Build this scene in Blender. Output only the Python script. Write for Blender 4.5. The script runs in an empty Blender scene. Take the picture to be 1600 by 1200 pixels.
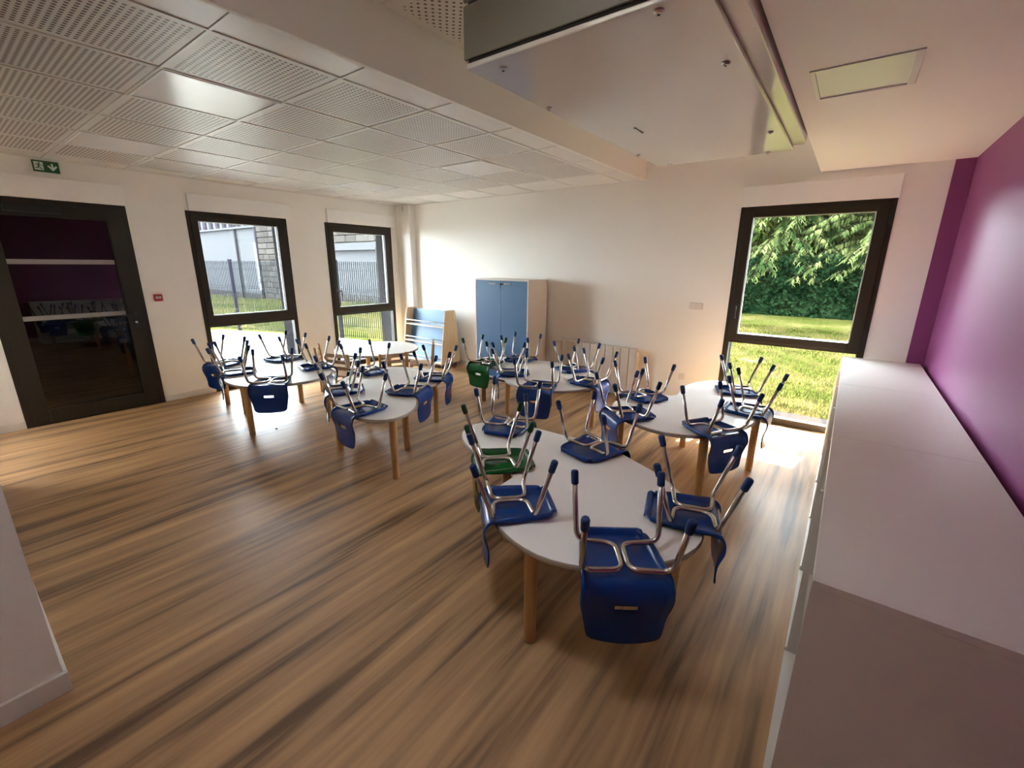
import bpy, bmesh, math, random
from math import pi, sin, cos, radians as R_
from mathutils import Vector, Matrix

S = bpy.context.scene
COL = S.collection
random.seed(7)

# ------------------------------------------------------------------ camera
cd = bpy.data.cameras.new('camera'); cam = bpy.data.objects.new('camera', cd); COL.objects.link(cam)
cam.matrix_world = Matrix(((0.7978211, -0.1647777, 0.5799394, 0.0),
                           (0.6028419, 0.2053626, -0.7709785, 0.0),
                           (0.0079422, 0.9647147, 0.2631775, 1.6),
                           (0, 0, 0, 1)))
cd.sensor_fit = 'HORIZONTAL'; cd.sensor_width = 36.0; cd.lens = 684.775 / 1600 * 36
cd.clip_start = 0.02; cd.clip_end = 300
S.camera = cam

# ------------------------------------------------------------------ sky, sun, exposure
SKY_STRENGTH = 0.65
SUN_STRENGTH = 1.35
S.view_settings.view_transform = 'Standard'
S.view_settings.look = 'None'
S.view_settings.gamma = 1.0
S.view_settings.use_curve_mapping = False
S.view_settings.exposure = 6.3
w = bpy.data.worlds.new('sky'); S.world = w; w.use_nodes = True
wn = w.node_tree.nodes; wl = w.node_tree.links
bg = wn['Background']
bg.inputs['Color'].default_value = (0.86, 0.93, 1.0, 1)        # bright, thinly veiled sky
bg.inputs['Strength'].default_value = SKY_STRENGTH
sd = bpy.data.lights.new('sun', 'SUN'); so = bpy.data.objects.new('sun', sd); COL.objects.link(so)
sd.energy = SUN_STRENGTH; sd.angle = R_(0.6); sd.color = (1.0, 0.95, 0.86)
so.rotation_euler = Vector((0.12, 0.66, 0.75)).to_track_quat('Z', 'Y').to_euler()
so.location = (0, 12, 14)
S.cycles.max_bounces = 12; S.cycles.diffuse_bounces = 7; S.cycles.glossy_bounces = 5
S.cycles.transparent_max_bounces = 12; S.cycles.transmission_bounces = 6
S.cycles.caustics_reflective = False; S.cycles.caustics_refractive = False
S.cycles.sample_clamp_indirect = 8.0
S.cycles.use_denoising = True

# ------------------------------------------------------------------ materials
def mat(name, col, rough=0.5, metal=0.0, spec=0.5, coat=0.0, bump=None, var=None):
    m = bpy.data.materials.new(name); m.use_nodes = True
    b = m.node_tree.nodes['Principled BSDF']
    b.inputs['Base Color'].default_value = (*col, 1); b.inputs['Roughness'].default_value = rough
    b.inputs['Metallic'].default_value = metal; b.inputs['Specular IOR Level'].default_value = spec
    b.inputs['Coat Weight'].default_value = coat
    nt = m.node_tree
    if bump or var:
        tc = nt.nodes.new('ShaderNodeTexCoord')
    if bump:
        sc, st = bump
        n = nt.nodes.new('ShaderNodeTexNoise'); n.inputs['Scale'].default_value = sc; n.inputs['Detail'].default_value = 3
        bp = nt.nodes.new('ShaderNodeBump'); bp.inputs['Strength'].default_value = st; bp.inputs['Distance'].default_value = 0.01
        nt.links.new(tc.outputs['Object'], n.inputs['Vector']); nt.links.new(n.outputs['Fac'], bp.inputs['Height'])
        nt.links.new(bp.outputs['Normal'], b.inputs['Normal'])
    if var:
        sc, amt, mp = var                       # noise scale, amount, stretch
        mpn = nt.nodes.new('ShaderNodeMapping'); mpn.inputs['Scale'].default_value = mp
        n = nt.nodes.new('ShaderNodeTexNoise'); n.inputs['Scale'].default_value = sc; n.inputs['Detail'].default_value = 4
        r = nt.nodes.new('ShaderNodeValToRGB')
        r.color_ramp.elements[0].position = 0.3; r.color_ramp.elements[1].position = 0.7
        r.color_ramp.elements[0].color = (*[c * (1 - amt) for c in col], 1)
        r.color_ramp.elements[1].color = (*[min(1, c * (1 + amt)) for c in col], 1)
        nt.links.new(tc.outputs['Object'], mpn.inputs['Vector']); nt.links.new(mpn.outputs['Vector'], n.inputs['Vector'])
        nt.links.new(n.outputs['Fac'], r.inputs['Fac']); nt.links.new(r.outputs['Color'], b.inputs['Base Color'])
    return m

def mth(nt, op, a, b=None, c=None):
    n = nt.nodes.new('ShaderNodeMath'); n.operation = op
    for i, v in enumerate((a, b, c)):
        if v is None: continue
        if isinstance(v, (int, float)): n.inputs[i].default_value = v
        else: nt.links.new(v, n.inputs[i])
    return n.outputs[0]

def perforated(name, col, hole, pitch, rad, hx, hy, diag=False, rough=0.4):
    """a tile face with rows of small round holes (object coordinates, tile centred on its origin)"""
    m = mat(name, col, rough); nt = m.node_tree; b = nt.nodes['Principled BSDF']
    tc = nt.nodes.new('ShaderNodeTexCoord'); sx = nt.nodes.new('ShaderNodeSeparateXYZ')
    nt.links.new(tc.outputs['Object'], sx.inputs[0]); X, Y = sx.outputs[0], sx.outputs[1]
    if diag:
        U = mth(nt, 'MULTIPLY', mth(nt, 'ADD', X, Y), 0.7071); V = mth(nt, 'MULTIPLY', mth(nt, 'SUBTRACT', X, Y), 0.7071)
    else: U, V = X, Y
    fu = mth(nt, 'SUBTRACT', mth(nt, 'FRACT', mth(nt, 'ADD', mth(nt, 'DIVIDE', U, pitch), 50.0)), 0.5)
    fv = mth(nt, 'SUBTRACT', mth(nt, 'FRACT', mth(nt, 'ADD', mth(nt, 'DIVIDE', V, pitch), 50.0)), 0.5)
    d = mth(nt, 'SQRT', mth(nt, 'ADD', mth(nt, 'MULTIPLY', fu, fu), mth(nt, 'MULTIPLY', fv, fv)))
    h = mth(nt, 'LESS_THAN', d, rad / pitch)
    h = mth(nt, 'MULTIPLY', h, mth(nt, 'LESS_THAN', mth(nt, 'ABSOLUTE', X), hx))
    h = mth(nt, 'MULTIPLY', h, mth(nt, 'LESS_THAN', mth(nt, 'ABSOLUTE', Y), hy))
    mx = nt.nodes.new('ShaderNodeMix'); mx.data_type = 'RGBA'
    mx.inputs['A'].default_value = (*col, 1); mx.inputs['B'].default_value = (*hole, 1)
    nt.links.new(h, mx.inputs['Factor']); nt.links.new(mx.outputs['Result'], b.inputs['Base Color'])
    return m

def glass_mat(name, tint, f0=0.04):
    m = bpy.data.materials.new(name); m.use_nodes = True; nt = m.node_tree
    nt.nodes.remove(nt.nodes['Principled BSDF']); out = nt.nodes['Material Output']
    t = nt.nodes.new('ShaderNodeBsdfTransparent'); t.inputs[0].default_value = (*tint, 1)
    g = nt.nodes.new('ShaderNodeBsdfGlossy'); g.inputs['Roughness'].default_value = 0.01
    lw = nt.nodes.new('ShaderNodeLayerWeight')                 # Schlick reflectance, the same from both sides of the pane
    fr = mth(nt, 'ADD', mth(nt, 'MULTIPLY', mth(nt, 'POWER', lw.outputs['Facing'], 5.0), 1.0 - f0), f0)
    mx = nt.nodes.new('ShaderNodeMixShader')
    nt.links.new(fr, mx.inputs[0]); nt.links.new(t.outputs[0], mx.inputs[1]); nt.links.new(g.outputs[0], mx.inputs[2])
    nt.links.new(mx.outputs[0], out.inputs[0])
    return m

def foliage_mat(name, dark, light, trans):
    m = bpy.data.materials.new(name); m.use_nodes = True; nt = m.node_tree
    nt.nodes.remove(nt.nodes['Principled BSDF']); out = nt.nodes['Material Output']
    tc = nt.nodes.new('ShaderNodeTexCoord'); n = nt.nodes.new('ShaderNodeTexNoise'); n.inputs['Scale'].default_value = 1.7; n.inputs['Detail'].default_value = 6
    r = nt.nodes.new('ShaderNodeValToRGB'); r.color_ramp.elements[0].position = 0.35; r.color_ramp.elements[1].position = 0.65
    r.color_ramp.elements[0].color = (*dark, 1); r.color_ramp.elements[1].color = (*light, 1)
    d = nt.nodes.new('ShaderNodeBsdfDiffuse'); t = nt.nodes.new('ShaderNodeBsdfTranslucent'); mx = nt.nodes.new('ShaderNodeMixShader')
    mx.inputs[0].default_value = trans
    nt.links.new(tc.outputs['Object'], n.inputs['Vector']); nt.links.new(n.outputs['Fac'], r.inputs['Fac'])
    nt.links.new(r.outputs['Color'], d.inputs[0]); nt.links.new(r.outputs['Color'], t.inputs[0])
    nt.links.new(d.outputs[0], mx.inputs[1]); nt.links.new(t.outputs[0], mx.inputs[2]); nt.links.new(mx.outputs[0], out.inputs[0])
    return m

def floor_mat():
    m = bpy.data.materials.new('vinyl_wood_floor'); m.use_nodes = True; nt = m.node_tree; b = nt.nodes['Principled BSDF']
    tc = nt.nodes.new('ShaderNodeTexCoord')
    def layer(scale, detail, rough, dist, off):
        mp = nt.nodes.new('ShaderNodeMapping'); mp.inputs['Scale'].default_value = scale; mp.inputs['Location'].default_value = off
        mp.inputs['Rotation'].default_value = (0, 0, R_(-1.5))
        n = nt.nodes.new('ShaderNodeTexNoise'); n.inputs['Scale'].default_value = 1.0; n.inputs['Detail'].default_value = detail
        n.inputs['Roughness'].default_value = rough; n.inputs['Distortion'].default_value = dist
        nt.links.new(tc.outputs['Object'], mp.inputs['Vector']); nt.links.new(mp.outputs['Vector'], n.inputs['Vector'])
        return n.outputs['Fac']
    a = layer((9.0, 0.70, 1), 3.0, 0.55, 0.15, (3, 1, 0))
    c = layer((24, 1.1, 1), 2.5, 0.5, 0.2, (9, 4, 2))
    e = layer((70, 3.0, 1), 2.0, 0.5, 0.0, (1, 7, 5))
    v = mth(nt, 'ADD', mth(nt, 'ADD', mth(nt, 'MULTIPLY', a, 0.60), mth(nt, 'MULTIPLY', c, 0.32)), mth(nt, 'MULTIPLY', e, 0.08))
    r = nt.nodes.new('ShaderNodeValToRGB'); cr = r.color_ramp
    cr.elements[0].position = 0.36; cr.elements[0].color = (0.150, 0.088, 0.050, 1)
    cr.elements[1].position = 0.66; cr.elements[1].color = (0.62, 0.375, 0.185, 1)
    for p, cc in ((0.42, (0.255, 0.152, 0.083)), (0.47, (0.385, 0.230, 0.118)), (0.56, (0.50, 0.302, 0.150))):
        q = cr.elements.new(p); q.color = (*cc, 1)
    nt.links.new(v, r.inputs['Fac']); nt.links.new(r.outputs['Color'], b.inputs['Base Color'])
    b.inputs['Roughness'].default_value = 0.40; b.inputs['Specular IOR Level'].default_value = 0.22
    bp = nt.nodes.new('ShaderNodeBump'); bp.inputs['Strength'].default_value = 0.08; bp.inputs['Distance'].default_value = 0.004
    nt.links.new(e, bp.inputs['Height']); nt.links.new(bp.outputs['Normal'], b.inputs['Normal'])
    return m

def lawn_mat():
    m = bpy.data.materials.new('lawn'); m.use_nodes = True; nt = m.node_tree; b = nt.nodes['Principled BSDF']
    tc = nt.nodes.new('ShaderNodeTexCoord')
    n1 = nt.nodes.new('ShaderNodeTexNoise'); n1.inputs['Scale'].default_value = 0.6; n1.inputs['Detail'].default_value = 3
    n2 = nt.nodes.new('ShaderNodeTexNoise'); n2.inputs['Scale'].default_value = 9.0; n2.inputs['Detail'].default_value = 6; n2.inputs['Roughness'].default_value = 0.75
    nt.links.new(tc.outputs['Object'], n1.inputs['Vector']); nt.links.new(tc.outputs['Object'], n2.inputs['Vector'])
    v = mth(nt, 'ADD', mth(nt, 'MULTIPLY', n1.outputs['Fac'], 0.45), mth(nt, 'MULTIPLY', n2.outputs['Fac'], 0.55))
    r = nt.nodes.new('ShaderNodeValToRGB'); cr = r.color_ramp
    cr.elements[0].position = 0.36; cr.elements[0].color = (0.012, 0.019, 0.003, 1)
    cr.elements[1].position = 0.66; cr.elements[1].color = (0.064, 0.050, 0.021, 1)
    q = cr.elements.new(0.5); q.color = (0.028, 0.030, 0.007, 1)
    nt.links.new(v, r.inputs['Fac']); nt.links.new(r.outputs['Color'], b.inputs['Base Color'])
    b.inputs['Roughness'].default_value = 0.9; b.inputs['Specular IOR Level'].default_value = 0.0
    bp = nt.nodes.new('ShaderNodeBump'); bp.inputs['Strength'].default_value = 0.6; bp.inputs['Distance'].default_value = 0.05
    nt.links.new(n2.outputs['Fac'], bp.inputs['Height']); nt.links.new(bp.outputs['Normal'], b.inputs['Normal'])
    return m

def random_mat(name, c0, c1, rough=0.9):
    m = mat(name, c0, rough, spec=0.0, bump=(30, 0.5)); nt = m.node_tree; b = nt.nodes['Principled BSDF']
    oi = nt.nodes.new('ShaderNodeObjectInfo'); r = nt.nodes.new('ShaderNodeValToRGB')
    r.color_ramp.elements[0].color = (*c0, 1); r.color_ramp.elements[1].color = (*c1, 1)
    nt.links.new(oi.outputs['Random'], r.inputs['Fac']); nt.links.new(r.outputs['Color'], b.inputs['Base Color'])
    return m

M = dict(
    wall=mat('white_wall_paint', (0.91, 0.885, 0.83), 0.55, bump=(140, 0.05)),
    purple=mat('purple_wall_paint', (0.27, 0.065, 0.20), 0.45, spec=0.24, bump=(260, 0.10)),
    ceil=mat('ceiling_paint', (0.90, 0.875, 0.82), 0.6),
    tile_perf=perforated('perforated_tile', (0.78, 0.76, 0.72), (0.13, 0.11, 0.09), 0.0265, 0.0083, 0.262, 0.262),
    tile_diag=perforated('diagonal_perforated_tile', (0.76, 0.73, 0.67), (0.10, 0.085, 0.07), 0.034, 0.0075, 0.24, 0.24, True),
    tile_plain=mat('plain_tile', (0.78, 0.76, 0.72), 0.35),
    grid=mat('ceiling_grid_metal', (0.80, 0.79, 0.76), 0.35),
    lamp_frame=mat('lamp_frame_white', (0.80, 0.80, 0.80), 0.3),
    diffuser=mat('glossy_diffuser', (0.80, 0.80, 0.82), 0.22, spec=0.45),
    unit=mat('white_lacquered_metal', (0.74, 0.72, 0.66), 0.12, spec=0.5, coat=0.3),
    unit_front_shaded=mat('shaded_front_metal', (0.20, 0.19, 0.15), 0.45),  # white front panels, darkened in the colour for their shade
    dark_gap=mat('dark_gap', (0.012, 0.010, 0.008), 0.8),  # near-black stands in for shade inside gaps
    steel=mat('steel_screw', (0.55, 0.52, 0.5), 0.3, metal=1.0),
    frame=mat('dark_bronze_aluminium', (0.026, 0.020, 0.013), 0.5, spec=0.3),
    black=mat('black_plastic', (0.01, 0.01, 0.01), 0.4),
    gasket=mat('light_gasket', (0.65, 0.65, 0.6), 0.5),
    glass=glass_mat('window_glass', (0.88, 0.90, 0.89)),
    door_glass=glass_mat('door_glass', (0.55, 0.55, 0.55), 0.075),
    frost=mat('frosted_strip', (0.30, 0.28, 0.26), 0.6),
    shutter=mat('dark_shutter_slat', (0.030, 0.026, 0.020), 0.5),
    reveal=mat('grey_reveal', (0.017, 0.0175, 0.020), 0.7, spec=0.0),
    box_white=mat('white_shutter_box', (0.93, 0.91, 0.88), 0.4),
    skirting=mat('white_skirting', (0.76, 0.72, 0.66), 0.45),
    floor=floor_mat(),
    laminate=mat('white_laminate', (0.88, 0.86, 0.84), 0.34),
    lam_edge=mat('table_edge', (0.46, 0.40, 0.33), 0.5),
    beech=mat('beech_wood', (0.60, 0.36, 0.15), 0.42, var=(1.0, 0.16, (60, 60, 4))),
    beech_light=mat('pale_beech_panel', (0.60, 0.42, 0.24), 0.42, var=(1.0, 0.12, (50, 50, 4))),
    blue=mat('blue_plastic', (0.003, 0.042, 0.22), 0.27, spec=0.36),
    green=mat('green_plastic', (0.003, 0.090, 0.015), 0.27, spec=0.36),
    blue_cap=mat('blue_rubber_cap', (0.008, 0.040, 0.15), 0.5, spec=0.3),
    green_cap=mat('green_rubber_cap', (0.005, 0.060, 0.011), 0.5, spec=0.3),
    chrome=mat('satin_steel_tube', (0.50, 0.47, 0.44), 0.22, metal=1.0),
    cup_white=mat('white_melamine', (0.78, 0.75, 0.71), 0.38),
    cup_blue=mat('slate_blue_door', (0.055, 0.145, 0.29), 0.42),
    shelf_blue=mat('light_blue_panel', (0.13, 0.29, 0.52), 0.4),
    handle=mat('brushed_handle', (0.7, 0.7, 0.7), 0.28, metal=1.0),
    rad_white=mat('radiator_enamel', (0.76, 0.70, 0.62), 0.4),
    caster=mat('dark_brown_base', (0.06, 0.025, 0.015), 0.5),
    plastic_white=mat('white_plastic', (0.78, 0.74, 0.68), 0.4),
    red=mat('red_plastic', (0.38, 0.012, 0.02), 0.4),
    sign_green=mat('sign_green', (0.008, 0.10, 0.03), 0.4),
    sign_white=mat('sign_white', (0.72, 0.80, 0.70), 0.5),
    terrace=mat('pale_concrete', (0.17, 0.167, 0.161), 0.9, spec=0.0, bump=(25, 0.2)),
    lawn=lawn_mat(),
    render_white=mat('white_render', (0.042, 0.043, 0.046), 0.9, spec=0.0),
    louvre=mat('purple_grey_glazing', (0.013, 0.009, 0.015), 0.5, spec=0.0),
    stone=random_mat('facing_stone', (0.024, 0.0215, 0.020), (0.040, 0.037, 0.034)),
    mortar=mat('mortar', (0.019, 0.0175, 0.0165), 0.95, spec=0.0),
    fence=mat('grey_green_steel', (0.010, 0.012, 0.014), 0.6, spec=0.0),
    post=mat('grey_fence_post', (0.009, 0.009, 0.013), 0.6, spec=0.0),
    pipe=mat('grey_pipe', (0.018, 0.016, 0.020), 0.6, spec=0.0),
    outer=mat('outer_render', (0.55, 0.54, 0.53), 0.9),
    hedge=foliage_mat('hedge_leaf', (0.003, 0.010, 0.004), (0.011, 0.024, 0.010), 0.25),
    conifer=foliage_mat('conifer_frond', (0.018, 0.040, 0.012), (0.120, 0.140, 0.050), 0.45),
    broad=foliage_mat('bright_leaf', (0.032, 0.060, 0.008), (0.125, 0.165, 0.032), 0.5),
    bark=mat('bark', (0.010, 0.008, 0.006), 0.9, spec=0.0, bump=(20, 0.6)),
    blade=foliage_mat('grass_blade', (0.016, 0.022, 0.003), (0.068, 0.053, 0.021), 0.35),
)

# ------------------------------------------------------------------ mesh helpers
class MB:
    def __init__(s): s.v = []; s.f = []; s.sm = []; s.mi = []
    def add(s, vs, fs, smooth=False, mi=0):
        o = len(s.v); s.v += [tuple(p) for p in vs]
        for f in fs: s.f.append([i + o for i in f]); s.sm.append(smooth); s.mi.append(mi)
        return s
    def box(s, x0, x1, y0, y1, z0, z1, mi=0):
        if x0 > x1: x0, x1 = x1, x0
        if y0 > y1: y0, y1 = y1, y0
        if z0 > z1: z0, z1 = z1, z0
        return s.add([(x0, y0, z0), (x1, y0, z0), (x1, y1, z0), (x0, y1, z0), (x0, y0, z1), (x1, y0, z1), (x1, y1, z1), (x0, y1, z1)],
                     [(0, 3, 2, 1), (4, 5, 6, 7), (0, 1, 5, 4), (1, 2, 6, 5), (2, 3, 7, 6), (3, 0, 4, 7)], False, mi)
    def prism(s, poly, axis, a, b, mi=0):
        """extrude a 2-D polygon along an axis from a to b"""
        def P(p, h):
            return {'x': (h, p[0], p[1]), 'y': (p[0], h, p[1]), 'z': (p[0], p[1], h)}[axis]
        n = len(poly)
        return s.add([P(p, a) for p in poly] + [P(p, b) for p in poly],
                     [tuple(range(n))[::-1], tuple(range(n, 2 * n))] + [(i, (i + 1) % n, n + (i + 1) % n, n + i) for i in range(n)], False, mi)
    def lathe(s, prof, c=(0, 0, 0), n=14, mi=0, ax=None):
        """profile of (r, h) round z (or a given axis) at c"""
        q = Vector((0, 0, 1)).rotation_difference(Vector(ax)) if ax else None
        vs = []
        for r, h in prof:
            for k in range(n):
                p = Vector((r * cos(2 * pi * k / n), r * sin(2 * pi * k / n), h))
                if q: p = q @ p
                vs.append(p + Vector(c))
        fs = [(i * n + k, i * n + (k + 1) % n, (i + 1) * n + (k + 1) % n, (i + 1) * n + k) for i in range(len(prof) - 1) for k in range(n)]
        s.add(vs, fs, True, mi)
        o = len(s.v) - len(vs)
        s.f.append([o + k for k in range(n)][::-1]); s.sm.append(False); s.mi.append(mi)
        s.f.append([o + (len(prof) - 1) * n + k for k in range(n)]); s.sm.append(False); s.mi.append(mi)
        return s
    def tube(s, pts, r, n=10, mi=0):
        pts = [Vector(p) for p in pts]; N = len(pts); vs = []
        t = (pts[1] - pts[0]).normalized(); up = t.orthogonal().normalized()
        for i in range(N):
            d = ((pts[min(i + 1, N - 1)] - pts[i]).normalized() + (pts[i] - pts[max(i - 1, 0)]).normalized()).normalized()
            up = (up - d * up.dot(d)).normalized(); sd_ = d.cross(up)
            for k in range(n): vs.append(pts[i] + r * (cos(2 * pi * k / n) * up + sin(2 * pi * k / n) * sd_))
        fs = [(i * n + k, i * n + (k + 1) % n, (i + 1) * n + (k + 1) % n, (i + 1) * n + k) for i in range(N - 1) for k in range(n)]
        s.add(vs, fs, True, mi); o = len(s.v) - len(vs)
        s.f.append([o + k for k in range(n)][::-1]); s.sm.append(False); s.mi.append(mi)
        s.f.append([o + (N - 1) * n + k for k in range(n)]); s.sm.append(False); s.mi.append(mi)
        return s
    def mesh(s, name, mats):
        me = bpy.data.meshes.new(name); me.from_pydata(s.v, [], s.f)
        for m in (mats if isinstance(mats, (list, tuple)) else [mats]): me.materials.append(m)
        me.polygons.foreach_set('use_smooth', s.sm); me.polygons.foreach_set('material_index', s.mi)
        me.update(); return me
    def build(s, name, mats, parent=None, bevel=0.0, loc=(0, 0, 0)):
        o = bpy.data.objects.new(name, s.mesh(name, mats)); COL.objects.link(o)
        o.location = loc
        if parent: o.parent = parent
        if bevel:
            b = o.modifiers.new('bevel', 'BEVEL'); b.width = bevel; b.segments = 2; b.limit_method = 'ANGLE'; b.angle_limit = R_(40)
        return o

def tag(o, label=None, cat=None, group=None, kind=None):
    if label: o['label'] = label
    if cat: o['category'] = cat
    if group: o['group'] = group
    if kind: o['kind'] = kind
    return o
def thing(name, label, cat, loc=(0, 0, 0), rz=0.0, group=None):
    o = bpy.data.objects.new(name, None); COL.objects.link(o); o.empty_display_size = 0.1
    o.location = loc; o.rotation_euler = (0, 0, rz)
    return tag(o, label, cat, group)
def struct(name, mb, m, bevel=0.0): return tag(mb.build(name, m, None, bevel), kind='structure')
def struct_root(name, loc=(0, 0, 0)):
    o = bpy.data.objects.new(name, None); COL.objects.link(o); o.location = loc; o.empty_display_size = 0.1
    return tag(o, kind='structure')
def bx(name, m, parent, x0, x1, y0, y1, z0, z1, bevel=0.0):
    return MB().box(x0, x1, y0, y1, z0, z1).build(name, m, parent, bevel)
def link_mesh(name, me, parent=None, loc=(0, 0, 0), rz=0.0):
    o = bpy.data.objects.new(name, me); COL.objects.link(o); o.location = loc; o.rotation_euler = (0, 0, rz)
    if parent: o.parent = parent
    return o
def dup(root, loc, rz, label, group=None):
    r = root.copy(); COL.objects.link(r); r.location = loc; r.rotation_euler = (0, 0, rz); r['label'] = label
    if group: r['group'] = group
    for ch in root.children:
        c = ch.copy(); COL.objects.link(c); c.parent = r
        for g in ch.children:
            d = g.copy(); COL.objects.link(d); d.parent = c
    return r
def fillet(pts, rad, seg=6):
    """polyline with rounded corners; rad per inner corner"""
    P = [Vector(p) for p in pts]; out = [P[0]]
    for i in range(1, len(P) - 1):
        a = (P[i - 1] - P[i]).normalized(); b = (P[i + 1] - P[i]).normalized()
        ang = a.angle(b); t = min(rad[i - 1] / math.tan(ang / 2), 0.48 * (P[i - 1] - P[i]).length, 0.48 * (P[i + 1] - P[i]).length)
        p0 = P[i] + a * t; p1 = P[i] + b * t
        for k in range(seg + 1):
            u = k / seg; out.append(p0 * (1 - u) ** 2 + P[i] * 2 * u * (1 - u) + p1 * u * u)
    out.append(P[-1]); return out

# ------------------------------------------------------------------ room shell
XL, YB, XR, YF = -6.24, 5.15, 0.62, 0.03     # left, back, right walls; front wall face
ZC, ZH, ZS = 2.52, 2.80, 2.43                # tile ceiling, high ceiling, soffit
struct('floor', MB().box(-6.6, 0.95, -3.2, 5.5, -0.2, 0.0), M['floor'])

D1 = (0.36, 1.485, 2.16)                     # door: y0, y1, top
W1 = (2.02, 3.18, 2.17); W2 = (3.735, 4.91, 2.17)
XW = XL - 0.36
mb = MB()
ys = [-0.25, D1[0], D1[1], W1[0], W1[1], W2[0], W2[1], 5.5]
for a, b in ((0, 1), (2, 3), (4, 5), (6, 7)): mb.box(XW, XL, ys[a], ys[b], -0.2, 3.0)
for (a, b, z) in (D1, W1, W2): mb.box(XW, XL, a, b, z, 3.0)
for (a, b, z) in (D1, W1, W2): mb.box(XW, XL, a, b, -0.2, 0.0)
struct('wall_left', mb, M['wall'])
WR = (-1.005, 0.20, 2.17)
YW = YB + 0.36
mb = MB()
mb.box(XL, WR[0], YB, YW, -0.2, 3.0); mb.box(WR[1], 0.5, YB, YW, -0.2, 3.0)
mb.box(WR[0], WR[1], YB, YW, WR[2], 3.0); mb.box(WR[0], WR[1], YB, YW, -0.2, 0.0)
wb = struct('wall_back', mb, M['wall'])
MB().box(0.5, 0.95, YB, YW, -0.2, 3.0).build('painted_return', M['purple'], wb)
struct('wall_right', MB().box(XR, 0.95, -3.2, YB, -0.2, 3.0), M['purple'])
struct('wall_front', MB().box(XL, -5.95, -0.25, YF, -0.2, 3.0).box(-4.75, -2.16, -0.25, YF, -0.2, 3.0).box(-5.95, -4.75, -0.25, YF, 2.0, 3.0), M['wall'])   # unseen doorway added to let fill light through from the hall
mb = MB(); mb.box(-6.6, 0.95, -3.4, -3.2, -0.2, 3.0); mb.box(-6.6, XL, -3.2, -0.25, -0.2, 3.0)
mb.box(-2.40, -2.16, -3.2, -1.3, -0.2, ZC); mb.box(-2.40, -2.16, -1.3, -0.25, 2.1, ZC)  # unseen partition added to hold back the hall's light
struct('wall_rear', mb, M['wall'])
# roof over everything, with an eave on the garden side
struct('roof', MB().box(-6.7, 1.6, 0.92, 5.6, 3.0, 3.15).box(-6.7, -1.31, -0.32, 0.92, 3.0, 3.15).box(-0.95, 1.6, -0.32, 0.92, 3.0, 3.15).box(-1.31, -0.95, -0.32, 0.50, 3.0, 3.15)  # roof openings added to let fill light in
       .box(-6.7, 1.6, -3.5, -0.85, 3.0, 3.15).box(-6.7, -5.95, -0.85, -0.32, 3.0, 3.15).box(-4.6, 1.6, -0.85, -0.32, 3.0, 3.15).box(-7.8, XW, -0.5, 5.5, 2.27, 2.33).box(-1.3, 0.6, YW, 5.97, 2.20, 2.26), M['outer'])  # unseen canopy over the left windows added to block high sky

# skirting boards
mb = MB()
for a, b in ((YF, D1[0]), (D1[1], W1[0]), (W1[1], W2[0]), (W2[1], 5.03)): mb.box(XL, XL + 0.012, a, b, 0, 0.075)
struct('baseboard_left', mb, M['skirting'], 0.003)
mb = MB(); mb.box(-5.88, WR[0], YB - 0.012, YB, 0, 0.075); mb.box(WR[1], XR, YB - 0.012, YB, 0, 0.075)
struct('baseboard_back', mb, M['skirting'], 0.003)
struct('baseboard_right', MB().box(XR - 0.012, XR, -3.2, YB - 0.012, 0, 0.075), M['skirting'], 0.003)
mb = MB(); mb.box(-2.16, -2.143, -0.25, YF + 0.012, 0, 0.085); mb.box(XL + 0.012, -2.16, YF, YF + 0.012, 0, 0.085)
struct('baseboard_front', mb, M['skirting'], 0.003)
# boxed pipe chase in the far left corner
struct('trim_1', MB().box(XL, -5.9, 5.03, YB, 0, ZC), M['wall'], 0.01)

# ---- tiled ceiling
ceil = struct('ceiling', MB().box(XL, -2.035, YF, YB, ZC + 0.05, ZC + 0.09), M['ceil'])
gx = [-2.035, -2.285, -2.89, -3.495, -4.10, -4.705, -5.31, -5.915, XL]
gy = [YF, 0.34, 0.94, 1.54, 2.14, 2.74, 3.34, 3.94, 4.54, YB]
LAMPS = {(2, 2), (5, 2), (2, 6), (5, 6)}
GW = 0.012
tile_cache = {}
def tile_mesh(sx, sy, m, key):
    k = (round(sx, 3), round(sy, 3), key)
    if k not in tile_cache:
        b = 0.004
        t = MB()
        hx, hy = sx / 2, sy / 2
        t.add([(-hx, -hy, 0.004), (hx, -hy, 0.004), (hx, hy, 0.004), (-hx, hy, 0.004),
               (-hx + b, -hy + b, 0), (hx - b, -hy + b, 0), (hx - b, hy - b, 0), (-hx + b, hy - b, 0),
               (-hx, -hy, 0.015), (hx, -hy, 0.015), (hx, hy, 0.015), (-hx, hy, 0.015)],
              [(7, 6, 5, 4), (0, 4, 5, 1), (1, 5, 6, 2), (2, 6, 7, 3), (3, 7, 4, 0), (8, 9, 10, 11),
               (0, 1, 9, 8), (1, 2, 10, 9), (2, 3, 11, 10), (3, 0, 8, 11)])
        tile_cache[k] = t.mesh('ceiling_tile', m)
    return tile_cache[k]
LAMP_LABEL = {(2, 2): 'square flush ceiling light panel nearest the camera, brightly mirroring the window',
              (5, 2): 'square flush ceiling light panel nearest the green exit sign',
              (2, 6): 'square flush ceiling light panel nearest the blue cupboard',
              (5, 6): 'square flush ceiling light panel close above the two left windows'}
lamp0 = None
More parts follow.
